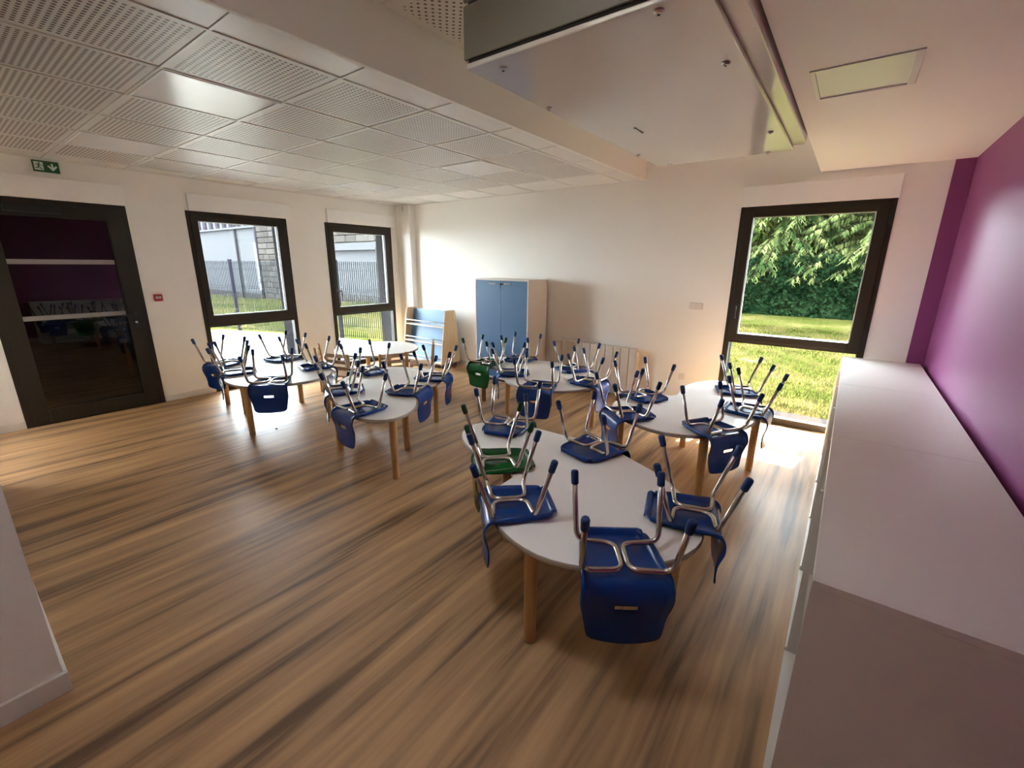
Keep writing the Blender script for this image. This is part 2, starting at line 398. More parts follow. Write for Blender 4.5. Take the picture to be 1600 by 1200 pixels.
for i in range(8):
    for j in range(9):
        x0, x1 = gx[i + 1] + GW / 2, gx[i] - GW / 2; y0, y1 = gy[j] + GW / 2, gy[j + 1] - GW / 2
        c = ((x0 + x1) / 2, (y0 + y1) / 2)
        if (i, j) in LAMPS:
            if lamp0 is None:
                lamp0 = thing('ceiling_light', LAMP_LABEL[(i, j)], 'ceiling light', (c[0], c[1], ZC), 0, 'flush light panels in the tiled ceiling')
                h = (x1 - x0) / 2 - 0.001; hy = (y1 - y0) / 2 - 0.001
                fb = MB()
                for (a, b_, e, f) in ((-h, h, -hy, -hy + 0.015), (-h, h, hy - 0.015, hy), (-h, -h + 0.015, -hy + 0.015, hy - 0.015), (h - 0.015, h, -hy + 0.015, hy - 0.015)):
                    fb.box(a, b_, e, f, -0.004, 0.03)
                fb.build('frame', M['lamp_frame'], lamp0)
                bx('diffuser', M['diffuser'], lamp0, -h + 0.015, h - 0.015, -hy + 0.015, hy - 0.015, 0.0, 0.02)
            else:
                dup(lamp0, (c[0], c[1], ZC), 0, LAMP_LABEL[(i, j)])
            continue
        plain = i == 0 or i == 7 or j == 0 or j == 8
        link_mesh('ceiling_tile', tile_mesh(x1 - x0, y1 - y0, M['tile_plain' if plain else 'tile_perf'], plain), ceil, (c[0], c[1], ZC + 0.004))
for x in gx[1:-1]: bx('grid_runner', M['grid'], ceil, x - GW / 2, x + GW / 2, YF, YB, ZC - 0.001, ZC + 0.03)
for j, y in enumerate(gy[1:-1]):
    for i in range(8):
        bx('grid_cross_bar', M['grid'], ceil, gx[i + 1] + GW / 2, gx[i] - GW / 2, y - GW / 2, y + GW / 2, ZC, ZC + 0.028)
for x0, x1, y0, y1 in ((XL, -2.035, YF, YF + 0.012), (XL, -2.035, YB - 0.012, YB), (XL, XL + 0.012, YF + 0.012, YB - 0.012)):
    bx('edge_angle', M['grid'], ceil, x0, x1, y0, y1, ZC - 0.002, ZC + 0.002)

# ---- bulkhead between the two ceiling levels, high perforated ceiling, soffit
struct('trim_2', MB().box(-2.06, -2.03, YF, YB, ZC - 0.004, 3.0), M['ceil'], 0.002)
mb = MB()                                    # with an unseen opening added for fill light at x -1.31..-0.95, y 0.50..0.92, above the camera
for xa, xb, ya, yb_ in ((-2.03, -1.31, YF, YB), (-0.95, -0.385, YF, YB), (-1.31, -0.95, YF, 0.50), (-1.31, -0.95, 0.92, YB)): mb.box(xa, xb, ya, yb_, ZH + 0.02, ZH + 0.06)
hc = struct('ceiling.001', mb, M['ceil'])
hx_ = [-2.03, -1.43, -0.83, -0.385]
hy_ = [YF, 0.42, 1.02, 1.62, 2.25, 2.88, 3.48, 4.08, 4.68, YB]
for i in range(3):
    for j in range(9):
        if (i, j) == (1, 1): continue
        x0, x1 = hx_[i] + 0.003, hx_[i + 1] - 0.003; y0, y1 = hy_[j] + 0.003, hy_[j + 1] - 0.003
        link_mesh('ceiling_tile', tile_mesh(x1 - x0, y1 - y0, M['tile_diag'], 'd'), hc, ((x0 + x1) / 2, (y0 + y1) / 2, ZH))
mb = MB(); mb.box(-0.385, XR, -3.2, YB, ZS + 0.02, 3.0)
sof = struct('trim_3', mb, M['ceil'])
# the soffit face, cut round the recessed light
LX0, LX1, LY0, LY1 = -0.302, 0.085, 2.56, 2.99
mb = MB()
mb.box(-0.385, LX0, -3.2, YB, ZS, ZS + 0.02); mb.box(LX1, XR, -3.2, YB, ZS, ZS + 0.02)
mb.box(LX0, LX1, -3.2, LY0, ZS, ZS + 0.02); mb.box(LX0, LX1, LY1, YB, ZS, ZS + 0.02)
mb.build('soffit_board', M['ceil'], sof)
# hall behind the camera, lit through an added roof opening
mb = MB()                      # unseen opening added for fill light over the hall: x -5.95..-4.6, y -0.85..-0.32
for xa, xb, ya, yb_ in ((XL, -5.95, -3.2, -0.25), (-4.6, -0.385, -3.2, -0.25), (-5.95, -4.6, -3.2, -0.85), (-5.95, -4.6, -0.32, -0.25)): mb.box(xa, xb, ya, yb_, ZC, 3.0)
struct('ceiling.002', mb, M['ceil'])
struct('trim_4', MB().box(-2.16, -0.385, -0.25, YF, ZC, 3.0), M['ceil'])

# soffit light
sl = thing('recessed_light', 'small rectangular recessed ceiling light in the soffit by the purple wall', 'ceiling light', ((LX0 + LX1) / 2, (LY0 + LY1) / 2, ZS))
hx2, hy2 = (LX1 - LX0) / 2 - 0.001, (LY1 - LY0) / 2 - 0.001
mb = MB()
for a, b, e, f in ((-hx2, hx2, -hy2, -hy2 + 0.014), (-hx2, hx2, hy2 - 0.014, hy2), (-hx2, -hx2 + 0.02, -hy2 + 0.014, hy2 - 0.014), (hx2 - 0.03, hx2, -hy2 + 0.014, hy2 - 0.014)):
    mb.box(a, b, e, f, -0.006, 0.018)
mb.build('frame', M['lamp_frame'], sl, 0.002)
bx('diffuser', M['diffuser'], sl, -hx2 + 0.02, hx2 - 0.03, -hy2 + 0.014, hy2 - 0.014, 0.001, 0.016)

# ------------------------------------------------------------------ windows and door
def local_box(T, mb, a0, a1, d0, d1, z0, z1):
    """box in wall coordinates: a along the wall, d into the room (+) or outdoors (-)"""
    if T == 'L': mb.box(XL + d0, XL + d1, a0, a1, z0, z1)
    else: mb.box(a0, a1, YB - d1, YB - d0, z0, z1)
    return mb
def window(idx, T, a0, a1, top, handle_low, sash):
    r = struct_root('window_%d' % idx)
    fw = 0.055
    mb = MB()
    for q in ((a0, a0 + fw, 0.0, top), (a1 - fw, a1, 0.0, top), (a0 + fw, a1 - fw, top - fw, top), (a0 + fw, a1 - fw, 0.0, 0.07), (a0 + fw, a1 - fw, 0.815, 0.865)):
        local_box(T, mb, q[0], q[1], -0.07, 0.008, q[2], q[3])
    mb.build('frame', M['frame'], r, 0.004)
    # opening sash above
    s0, s1, sb, st = a0 + fw - 0.018, a1 - fw + 0.018, 0.845, top - fw + 0.018
    g0, g1, gb, gt = sash
    mb = MB()
    for q in ((s0, g0, sb, st), (g1, s1, sb, st), (g0, g1, gt, st), (g0, g1, sb, gb)):
        local_box(T, mb, q[0], q[1], -0.055, 0.02, q[2], q[3])
    sa = mb.build('sash', M['frame'], r, 0.005)
    mb = MB()
    for q in ((g0, g0 + 0.006, gb, gt), (g1 - 0.006, g1, gb, gt), (g0, g1, gt - 0.006, gt), (g0, g1, gb, gb + 0.006)):
        local_box(T, mb, q[0], q[1], -0.030, -0.012, q[2], q[3])
    mb.build('glazing_bead', M['gasket'], sa)
    local_box(T, MB(), g0, g1, -0.036, -0.030, gb, gt).build('pane', M['glass'], sa)
    local_box(T, MB(), a0 + fw, a1 - fw, -0.036, -0.030, 0.07, 0.815).build('pane', M['glass'], r)
    # handle and hinges
    hy = s0 + 0.045; hz = 1.19
    mb = MB(); local_box(T, mb, hy - 0.014, hy + 0.014, 0.02, 0.03, hz - 0.03, hz + 0.03)
    local_box(T, mb, hy - 0.008, hy + 0.008, 0.03, 0.055, hz - 0.008, hz + 0.008)
    if handle_low: local_box(T, mb, hy - 0.009, hy + 0.009, 0.045, 0.058, hz - 0.12, hz + 0.008)
    else:
        local_box(T, mb, hy - 0.009, hy + 0.075, 0.045, 0.058, hz - 0.012, hz + 0.008)
        local_box(T, mb, hy + 0.060, hy + 0.078, 0.045, 0.058, hz - 0.11, hz - 0.012)
    mb.build('handle', M['black'], sa, 0.003)
    for z in (0.98, 2.02):
        mb = MB(); local_box(T, mb, s1 + 0.002, s1 + 0.020, 0.008, 0.026, z - 0.055, z + 0.055)
        mb.build('hinge', M['black'], r, 0.003)
    # white box of the roller shutter over the frame
    local_box(T, MB(), a0 + (0.03 if T == 'L' else 0), a1 + (0.05 if T == 'L' else 0.005), 0.0, 0.045, top, top + 0.185).build('shutter_box', M['box_white'], r, 0.004)
    # outdoor reveal lining and shutter guide
    mb = MB()
    for q in ((a0, a0 + 0.012), (a1 - 0.012, a1)): local_box(T, mb, q[0], q[1], -0.40, -0.075, 0.0, top)
    local_box(T, mb, a0, a1, -0.40, -0.075, top - 0.012, top)
    mb.build('reveal_lining', M['reveal'], r)
    local_box(T, MB(), a0 - 0.02, a1 + 0.02, -0.46, -0.075, -0.02, 0.012).build('threshold', M['reveal'], r)
    return r
window(1, 'L', W1[0], W1[1], W1[2], True, (2.13, 3.04, 0.96, 2.06))
window(2, 'L', W2[0], W2[1], W2[2], False, (3.855, 4.77, 0.945, 2.045))
window(3, 'B', WR[0], WR[1], WR[2], True, (-0.882, 0.073, 0.915, 2.07))

door = struct_root('door_1')
y0, y1, top = D1
mb = MB()
for q in ((y0, y0 + 0.06, 0.0, top), (y1 - 0.06, y1, 0.0, top), (y0 + 0.06, y1 - 0.06, top - 0.06, top), (y0 + 0.06, y1 - 0.06, 0.0, 0.02)):
    local_box('L', mb, q[0], q[1], -0.07, 0.008, q[2], q[3])
mb.build('frame', M['frame'], door, 0.004)
g0, g1, gb, gt = 0.535, 1.31, 0.15, 2.0
mb = MB()
for q in ((y0 + 0.055, g0, 0.02, top - 0.055), (g1, y1 - 0.055, 0.02, top - 0.055), (g0, g1, 0.02, gb), (g0, g1, gt, top - 0.055)):
    local_box('L', mb, q[0], q[1], -0.055, 0.016, q[2], q[3])
leaf = mb.build('leaf', M['frame'], door, 0.004)
local_box('L', MB(), g0, g1, -0.030, -0.024, gb, gt).build('pane', M['door_glass'], leaf)
for za, zb in ((1.566, 1.612), (1.034, 1.079)):
    local_box('L', MB(), g0 + 0.004, g1 - 0.004, -0.0238, -0.021, za, zb).build('frosted_strip', M['frost'], leaf)
mb = MB(); local_box('L', mb, 1.355, 1.385, 0.016, 0.024, 0.90, 1.07); local_box('L', mb, 1.362, 1.378, 0.024, 0.06, 1.025, 1.045)
local_box('L', mb, 1.25, 1.378, 0.052, 0.066, 1.025, 1.045); mb.build('lever_handle', M['black'], leaf, 0.004)
MB().lathe([(0.0, -0.001), (0.011, 0), (0.011, 0.014), (0.006, 0.016)], (XL + 0.024, 1.37, 0.955), 12, ax=(1, 0, 0)).build('lock_cylinder', M['steel'], leaf)
mb = MB(); local_box('L', mb, 0.60, 0.98, 0.016, 0.055, 2.035, 2.09); mb.build('door_closer', M['black'], leaf, 0.004)
local_box('L', MB(), y0, y1 + 0.0, 0.0, 0.045, top, top + 0.195).build('shutter_box', M['box_white'], door, 0.004)
mb = MB()
for k in range(38): local_box('L', mb, y0, y1, -0.32 + 0.006 * (k % 1), -0.308, 0.0 + 0.057 * k, 0.0 + 0.057 * k + 0.052)
local_box('L', mb, y0, y1, -0.324, -0.32, 0.0, 2.16)
tag(mb.build('roller_shutter', M['shutter'], door), kind='stuff')

# ------------------------------------------------------------------ small wall fittings
es = thing('exit_sign', 'green and white running man exit sign with down arrow above the door', 'sign', (XL, 0.955, 2.452))
bx('housing', M['sign_green'], es, 0.0, 0.02, -0.089, 0.089, -0.049, 0.049, 0.002)
def flat(name, m, parent, polys, d0=0.02, d1=0.0215):
    mb = MB()
    for p in polys: mb.prism(p, 'x', d0, d1)
    return mb.build(name, m, parent)
flat('white_panel', M['sign_white'], es, [[(-0.079, -0.036), (-0.018, -0.036), (-0.018, 0.036), (-0.079, 0.036)]], 0.02, 0.021)
def limb(a, b, w0):
    a, b = Vector(a), Vector(b); d = (b - a).normalized(); n = Vector((-d.y, d.x)) * w0
    return [tuple(a + n), tuple(a - n), tuple(b - n), tuple(b + n)]
man = [[(-0.043 + 0.0065 * cos(k * pi / 5), 0.025 + 0.0065 * sin(k * pi / 5)) for k in range(10)],
       limb((-0.045, 0.017), (-0.051, -0.004), 0.0055), limb((-0.046, 0.014), (-0.060, 0.016), 0.0025), limb((-0.060, 0.016), (-0.070, 0.008), 0.0025),
       limb((-0.045, 0.014), (-0.034, 0.006), 0.0025), limb((-0.034, 0.006), (-0.022, 0.006), 0.0025),
       limb((-0.050, -0.003), (-0.038, -0.016), 0.0035), limb((-0.038, -0.016), (-0.028, -0.032), 0.0032),
       limb((-0.051, -0.003), (-0.056, -0.018), 0.0035), limb((-0.056, -0.018), (-0.072, -0.018), 0.003)]
flat('running_man', M['sign_green'], es, man, 0.021, 0.0218)
flat('down_arrow', M['sign_white'], es, [[(0.036, 0.030), (0.050, 0.030), (0.050, -0.008), (0.036, -0.008)],
      [(0.043, -0.034), (0.078, 0.006), (0.066, 0.014), (0.043, -0.012), (0.020, 0.014), (0.008, 0.006)]], 0.02, 0.021)

cp = thing('fire_call_point', 'small red fire alarm call point between glass door and first window', 'alarm', (XL, 1.609, 1.206))
bx('housing', M['red'], cp, 0.0, 0.035, -0.038, 0.038, -0.038, 0.038, 0.004)
bx('press_plate', M['sign_white'], cp, 0.035, 0.037, -0.026, 0.022, -0.007, 0.013, 0.001)
bx('plate_mark', M['black'], cp, 0.037, 0.0375, -0.014, 0.012, 0.000, 0.007)

ms = thing('motion_sensor', 'small white motion sensor high in the far left corner', 'sensor', (-6.0, 5.03, 2.45))
bx('body', M['plastic_white'], ms, -0.028, 0.028, -0.045, 0.0, -0.042, 0.048, 0.01)
MB().lathe([(0.0, 0), (0.014, 0.0), (0.012, 0.008), (0.0, 0.012)], (0, -0.045, -0.012), 12, ax=(0, -1, 0)).build('lens', M['diffuser'], ms)
def socket(name, label, cat, x, z, n):
    t = thing(name, label, cat, (x, YB, z))
    for k in range(n):
        cx = (k - (n - 1) / 2) * 0.075
        p = bx('cover_plate', M['plastic_white'], t, cx - 0.036, cx + 0.036, -0.010, 0.0, -0.038, 0.038, 0.003)
        bx('rocker', M['plastic_white'], p, cx - 0.024, cx + 0.024, -0.014, -0.010, -0.024, 0.024, 0.002)
socket('wall_switch', 'pale double switch plate on the wall left of the garden window', 'switch', -1.33, 1.172, 2)
socket('wall_socket', 'pale single socket plate low on the wall behind the garden-window table', 'socket', -1.40, 0.357, 1)

# ------------------------------------------------------------------ ventilation unit under the high ceiling
vu = thing('ventilation_unit', 'large white box-shaped ventilation unit hanging under the high ceiling', 'ventilation unit', (-0.9, 2.65, 2.39))
vx0, vx1, vy0, vy1 = -0.51, 0.505, -1.12, 1.12
bx('body', M['unit'], vu, vx0, vx1, vy0 + 0.012, vy1, 0.0, 0.405, 0.006)
bx('bottom_panel', M['unit'], vu, vx0 + 0.015, 0.435, vy0 - 0.004, vy1 + 0.002, -0.026, -0.006, 0.005)
bx('gap_shade', M['dark_gap'], vu, vx0 + 0.03, 0.42, vy0 + 0.006, vy1 - 0.02, -0.006, 0.0)  # dark strip stands for the shadow between bottom panel and body
bx('front_panel', M['unit_front_shaded'], vu, vx0, 0.50, vy0, vy0 + 0.012, 0.010, 0.195, 0.004)
bx('front_panel', M['unit_front_shaded'], vu, vx0, 0.50, vy0, vy0 + 0.012, 0.206, 0.405, 0.004)
bx('front_gap', M['dark_gap'], vu, vx0 + 0.02, 0.49, vy0 + 0.008, vy0 + 0.0125, 0.0, 0.405)
for (x, y) in ((-1.26, 1.60), (-0.615, 1.56), (-0.53, 2.07), (-1.36, 2.10), (-0.525, 3.20), (-1.365, 3.29), (-1.29, 3.745), (-0.61, 3.735)):
    s = MB().lathe([(0.012, -0.012), (0.016, -0.004), (0.016, 0.0)], (x + 0.9, y - 2.65, -0.026), 12).build('screw', M['steel'], vu)
    MB().lathe([(0.005, -0.0135), (0.005, -0.012)], (x + 0.9, y - 2.65, -0.026), 6).build('screw_socket', M['dark_gap'], s)
# small worn badge in raised strokes
mb = MB()
for k, (dx, dy, w_) in enumerate(((0, -0.05, 0.012), (0.002, -0.02, 0.004), (0.0, 0.0, 0.004), (0.001, 0.025, 0.009), (0.0, 0.05, 0.012))):
    mb.box(-0.24 + dx - w_ / 2, -0.24 + dx + w_ / 2, 0.08 + dy - 0.012, 0.08 + dy + 0.012, -0.029, -0.026)
mb.build('badge', M['black'], vu)

# ------------------------------------------------------------------ tables
OUT = [[0.435, 0.005], [0.47, 0.055], [0.491, 0.113], [0.502, 0.174], [0.504, 0.235], [0.501, 0.297], [0.492, 0.358], [0.477, 0.418], [0.454, 0.475], [0.424, 0.529], [0.385, 0.577], [0.339, 0.618], [0.288, 0.652], [0.233, 0.679], [0.175, 0.7], [0.115, 0.717], [0.055, 0.728], [-0.007, 0.735], [-0.068, 0.735], [-0.129, 0.727], [-0.188, 0.71], [-0.244, 0.682], [-0.293, 0.645], [-0.334, 0.599], [-0.368, 0.548], [-0.395, 0.493], [-0.416, 0.435], [-0.433, 0.375], [-0.446, 0.315], [-0.456, 0.254], [-0.464, 0.193], [-0.467, 0.131], [-0.465, 0.07], [-0.458, 0.008], [-0.449, -0.053], [-0.443, -0.114], [-0.438, -0.175], [-0.431, -0.237], [-0.416, -0.297], [-0.391, -0.353], [-0.357, -0.404], [-0.319, -0.452], [-0.28, -0.5], [-0.243, -0.55], [-0.21, -0.602], [-0.177, -0.654], [-0.144, -0.706], [-0.108, -0.756], [-0.07, -0.804], [-0.027, -0.849], [0.019, -0.89], [0.071, -0.923], [0.128, -0.947], [0.189, -0.956], [0.249, -0.946], [0.302, -0.915], [0.343, -0.869], [0.372, -0.815], [0.39, -0.756], [0.399, -0.695], [0.401, -0.633], [0.397, -0.572], [0.388, -0.511], [0.374, -0.451], [0.357, -0.392], [0.337, -0.333], [0.314, -0.276], [0.29, -0.219], [0.27, -0.161], [0.287, -0.105], [0.338, -0.071], [0.39, -0.037]]
ZT = 0.515
def top_mesh(poly, z0, z1, b=0.003):
    n = len(poly)
    def inset(p, d):
        o = []
        for i in range(len(p)):
            a, c = Vector(p[i - 1]), Vector(p[(i + 1) % len(p)]); t = (c - a).normalized()
            o.append((p[i][0] - t.y * d, p[i][1] + t.x * d))
        return o
    pi_ = inset(poly, b)
    rings = [(pi_, z0), (poly, z0 + b), (poly, z1 - b), (pi_, z1)]
    mb = MB(); vs = [(p[0], p[1], z) for ring, z in rings for p in ring]
    mb.add(vs, [(r * n + i, r * n + (i + 1) % n, (r + 1) * n + (i + 1) % n, (r + 1) * n + i) for r in range(3) for i in range(n)], True, 1)
    mb.f.append(list(range(3 * n, 4 * n))); mb.sm.append(False); mb.mi.append(0)
    mb.f.append(list(range(n))[::-1]); mb.sm.append(False); mb.mi.append(1)
    return mb
def leg_mb(x, y, r0=0.031, r1=0.026, h=ZT - 0.025):
    return MB().lathe([(r1 - 0.004, 0.0), (r1, 0.004), (r0, h - 0.003), (r0, h)], (x, y, 0), 16)
LEGS = [(0.40, 0.42), (-0.33, 0.46), (-0.35, -0.30), (0.27, -0.85), (0.24, -0.30)]
TABLES = {  # pose, label
    'F': (-1.021, 1.872, -2.13, 'white drop-shaped table with round beech legs, nearest the camera'),
    'E': (-0.834, 3.57, 2.891, 'white drop-shaped table with beech legs beside the garden window'),
    'D': (-2.438, 3.754, -1.992, 'white drop-shaped table with beech legs in front of blue cupboard and radiator'),
    'B': (-3.294, 2.418, 0.672, 'white drop-shaped table second from left, in front of the round table'),
    'A': (-4.71, 2.083, -1.678, 'leftmost white drop-shaped table, in front of the first left window'),
}
t0 = None
for k, (x, y, a, lab) in TABLES.items():
    if t0 is None:
        t0 = thing('drop_table', lab, 'table', (x, y, 0), a, 'white drop-shaped classroom tables')
        top_mesh(OUT, ZT - 0.025, ZT).build('tabletop', [M['laminate'], M['lam_edge']], t0)
        for lx, ly in LEGS: leg_mb(lx, ly).build('leg', M['beech'], t0)
    else: dup(t0, (x, y, 0), a, lab)
RT = (-4.89, 3.51)
rt = thing('round_table', 'round white table with beech legs in front of the second left window', 'table', (RT[0], RT[1], 0), 0.5)
top_mesh([(0.537 * cos(2 * pi * k / 64), 0.537 * sin(2 * pi * k / 64)) for k in range(64)], ZT - 0.025, ZT).build('tabletop', [M['laminate'], M['lam_edge']], rt)
for k in range(4): leg_mb(0.40 * cos(pi / 4 + k * pi / 2), 0.40 * sin(pi / 4 + k * pi / 2)).build('leg', M['beech'], rt)

# ------------------------------------------------------------------ upturned chairs
def chair_shell():
    # profile (u outwards, z) with half width and flange height: front edge -> seat -> fold -> backrest tip
    prof = [(-0.200, 0.010, 0.098, 0.0), (-0.199, 0.024, 0.104, 0.0), (-0.188, 0.026, 0.115, 0.0), (-0.182, 0.009, 0.121, 0.017), (-0.172, 0.000, 0.127, 0.026), (-0.150, 0.000, 0.133, 0.026),
            (-0.12, 0.000, 0.138, 0.026), (-0.07, 0.000, 0.144, 0.026), (-0.02, 0.000, 0.149, 0.025), (0.03, 0.001, 0.153, 0.023), (0.06, 0.006, 0.155, 0.020),
            (0.085, 0.008, 0.157, 0.016), (0.101, 0.002, 0.158, 0.013), (0.111, -0.010, 0.159, 0.010), (0.117, -0.026, 0.160, 0.008), (0.119, -0.045, 0.161, 0.006),
            (0.117, -0.062, 0.161, 0.005), (0.114, -0.074, 0.160, 0.004), (0.107, -0.098, 0.157, 0.004), (0.104, -0.112, 0.153, 0.004), (0.101, -0.135, 0.147, 0.004),
            (0.100, -0.160, 0.142, 0.004), (0.101, -0.185, 0.138, 0.003), (0.104, -0.208, 0.134, 0.002), (0.106, -0.222, 0.128, 0.001), (0.107, -0.230, 0.114, 0.0), (0.108, -0.233, 0.095, 0.0)]
    fr = [-1, -0.988, -0.935, -0.905, -0.85, -0.65, -0.45, -0.26, 0.0, 0.26, 0.45, 0.65, 0.85, 0.905, 0.935, 0.988, 1]
    hf = {1: 0.45, 0.988: 0.92, 0.935: 1.0, 0.905: 0.35, 0.85: 0.0}
    mb = MB(); vs = []
    n = len(prof); m = len(fr)
    for i, (u, z, hw, fl) in enumerate(prof):
        a = prof[max(i - 1, 0)]; b = prof[min(i + 1, n - 1)]
        t = Vector((b[0] - a[0], b[1] - a[1])).normalized(); nr = Vector((-t.y, t.x))   # convex (outer) side
        for f in fr:
            h = hf.get(abs(f), 0.0) * fl
            # slight bow of the backrest
            bow = 0.010 * (1 - f * f) if z < -0.03 else 0.0
            bow *= min(1.0, max(0.0, (-z - 0.03) / 0.08))
            tip = -0.008 * (1 - f * f) if i >= n - 2 else 0.0
            vs.append((u + nr.x * h + bow, f * hw, z + nr.y * h + tip))
    fs = []
    for i in range(n - 1):
        for j in range(m - 1):
            if i == 17 and m // 2 - 1 <= j <= m // 2: continue          # the grip slot
            fs.append((i * m + j, i * m + j + 1, (i + 1) * m + j + 1, (i + 1) * m + j))
    mb.add(vs, fs, True); return mb
shell_me = {k: chair_shell().mesh('seat_shell', M[k]) for k in ('blue', 'green')}
def tube_path(sg):
    return fillet([(-0.170, sg * 0.170, 0.296), (-0.092, sg * 0.160, 0.040), (-0.080, sg * 0.0125, 0.036), (0.074, sg * 0.0125, 0.036),
                   (0.086, sg * 0.162, 0.040), (0.170, sg * 0.170, 0.296)], (0.045, 0.045, 0.045, 0.045))
tube_me = [MB().tube(tube_path(s_), 0.0105, 10).mesh('tube_frame', M['chrome']) for s_ in (-1, 1)]
def cap_mesh(col):
    return MB().lathe([(0.0130, -0.050), (0.0148, -0.048), (0.0155, -0.004), (0.0135, 0.003), (0.009, 0.006)], (0, 0, 0), 12).mesh('foot_cap', M[col])
cap_me = {'blue': cap_mesh('blue_cap'), 'green': cap_mesh('green_cap')}
def make_chair(col, label, loc, rz):
    t = thing('school_chair', label, 'chair', loc, rz, 'school chairs upturned on the tables')
    sh = link_mesh('seat_shell', shell_me[col], t)
    so_ = sh.modifiers.new('thickness', 'SOLIDIFY'); so_.thickness = 0.006; so_.offset = -1.0
    for me in tube_me: link_mesh('tube_frame', me, t)
    for sx in (-1, 1):
        for sy in (-1, 1):
            c = link_mesh('foot_cap', cap_me[col], t, (sx * 0.170, sy * 0.170, 0.296))
            d = Vector((sx * 0.078, sy * 0.010, 0.256)).normalized()
            c.rotation_euler = d.to_track_quat('Z', 'Y').to_euler()
    return t
CHAIRS = [
    ('blue', -0.515, 1.376, 305.0, 'blue chair upturned on nearest table, slotted backrest hanging toward the camera'),
    ('blue', -0.396, 1.883, 16.0, 'blue chair upturned on right edge of nearest table, backrest hanging right'),
    ('blue', -1.099, 1.443, 225.0, 'blue chair upturned on left edge of nearest table, in front of the green one'),
    ('green', -1.432, 1.760, 226.0, 'dark green chair upturned on left edge of nearest table between two blue chairs'),
    ('blue', -1.734, 2.273, 108.0, 'blue chair upturned on the narrow far left end of nearest table'),
    ('blue', -1.078, 2.291, 77.0, 'blue chair upturned on far long edge of nearest table, backrest hidden beyond it'),
    ('blue', -4.123, 1.782, 320.0, 'blue chair upturned on leftmost table, slotted backrest facing straight at the camera'),
    ('blue', -4.828, 1.735, 249.0, 'blue chair upturned on near left edge of leftmost table, backrest seen edge-on'),
    ('blue', -5.315, 1.83, 285.0, 'blue chair upturned on far left end of leftmost table, closest to the door'),
    ('blue', -5.107, 2.406, 100.0, 'blue chair upturned on far edge of leftmost table against the bright left window'),
    ('blue', -4.414, 2.436, 76.0, 'blue chair upturned on right end of leftmost table, before the wall between windows'),
    ('blue', -2.825, 1.806, 264.0, 'blue chair upturned on near end of second table from left, slotted backrest left'),
    ('blue', -3.405, 2.025, 240.0, 'blue chair upturned on left edge of second table from left, behind the nearest chair'),
    ('blue', -2.904, 2.412, 26.0, 'blue chair upturned in the right-hand notch of second table from left'),
    ('blue', -3.084, 2.877, 34.0, 'blue chair upturned on far right of second table from left, before the bookcase'),
    ('blue', -3.837, 2.614, 180.0, 'blue chair upturned on far left of second table from left, before the round table'),
    ('green', -3.126, 3.645, 270.0, 'bright green chair upturned on the table in front of the blue cupboard'),
    ('blue', -2.640, 3.457, 219.0, 'blue chair upturned in the notch of the cupboard-side table, beside the green chair'),
    ('blue', -2.951, 4.093, 98.0, 'blue chair upturned on far edge of its table, right in front of the cupboard'),
    ('blue', -2.099, 3.183, 286.0, 'blue chair upturned on near edge of cupboard-side table, backrest facing the camera'),
    ('blue', -1.806, 3.649, 4.0, 'blue chair upturned on right end of the table before the radiator, backrest right'),
    ('blue', -2.206, 4.060, 68.0, 'blue chair upturned on far edge of its table, directly before the radiator'),
    ('blue', -1.190, 2.973, 228.0, 'blue chair upturned on near left end of garden-window table, backrest hanging left'),
    ('blue', -1.276, 3.539, 154.0, 'blue chair upturned on far left edge of garden-window table, right of the radiator'),
    ('blue', -0.568, 3.047, 329.0, 'blue chair upturned on near right end of garden-window table, slotted backrest toward us'),
    ('blue', -0.621, 4.219, 23.0, 'blue chair upturned on garden-window table, the one closest to the glass'),
    ('blue', -0.442, 3.660, 0.0, 'blue chair upturned on right edge of garden-window table, between two other chairs'),
]
for c, x, y, a, lab in CHAIRS: make_chair(c, lab, (x, y, ZT + 0.0008), R_(a))

cr = MB().lathe([(0.001, 0.0), (0.011, 0.002), (0.008, 0.008), (0.001, 0.010)], (0, 0, 0), 7).build('crumb', M['black'], None, 0, (-4.33, 1.86, 0.0))
tag(cr, 'tiny dark crumb lying on the floor below the leftmost table', 'crumb')

# ------------------------------------------------------------------ little wooden chairs at the round table
def wooden_chair(label, x, y, a):
    t = thing('wooden_chair', label, 'chair', (x, y, 0), a, 'small beech chairs around the round table')
    if 'wc' not in tile_cache:
        tile_cache['wc'] = dict(
            seat=MB().box(-0.15, 0.15, -0.15, 0.15, 0.285, 0.303).mesh('seat', M['beech_light']),
            fleg=[MB().box(-0.15, -0.122, s_ * 0.136 - 0.014, s_ * 0.136 + 0.014, 0, 0.285).mesh('leg', M['beech']) for s_ in (-1, 1)],
            bleg=[MB().prism([(0.122, 0), (0.150, 0), (0.152, 0.30), (0.185, 0.575), (0.160, 0.575), (0.124, 0.30)], 'y', s_ * 0.157 - 0.013, s_ * 0.157 + 0.013).mesh('leg', M['beech']) for s_ in (-1, 1)],
            slat=[MB().box(0.148 + (z - 0.3) * 0.10, 0.160 + (z - 0.3) * 0.10, -0.144, 0.144, z, z + 0.042).mesh('back_slat', M['beech_light']) for z in (0.375, 0.450, 0.525)],
            rail=[MB().box(-0.120, 0.126, s_ * 0.140 - 0.007, s_ * 0.140 + 0.007, 0.11, 0.135).mesh('stretcher', M['beech']) for s_ in (-1, 1)])
    q = tile_cache['wc']
    link_mesh('seat', q['seat'], t)
    for n_, key in (('leg', 'fleg'), ('leg', 'bleg'), ('back_slat', 'slat'), ('stretcher', 'rail')):
        for me in q[key]: link_mesh(n_, me, t)
    return t
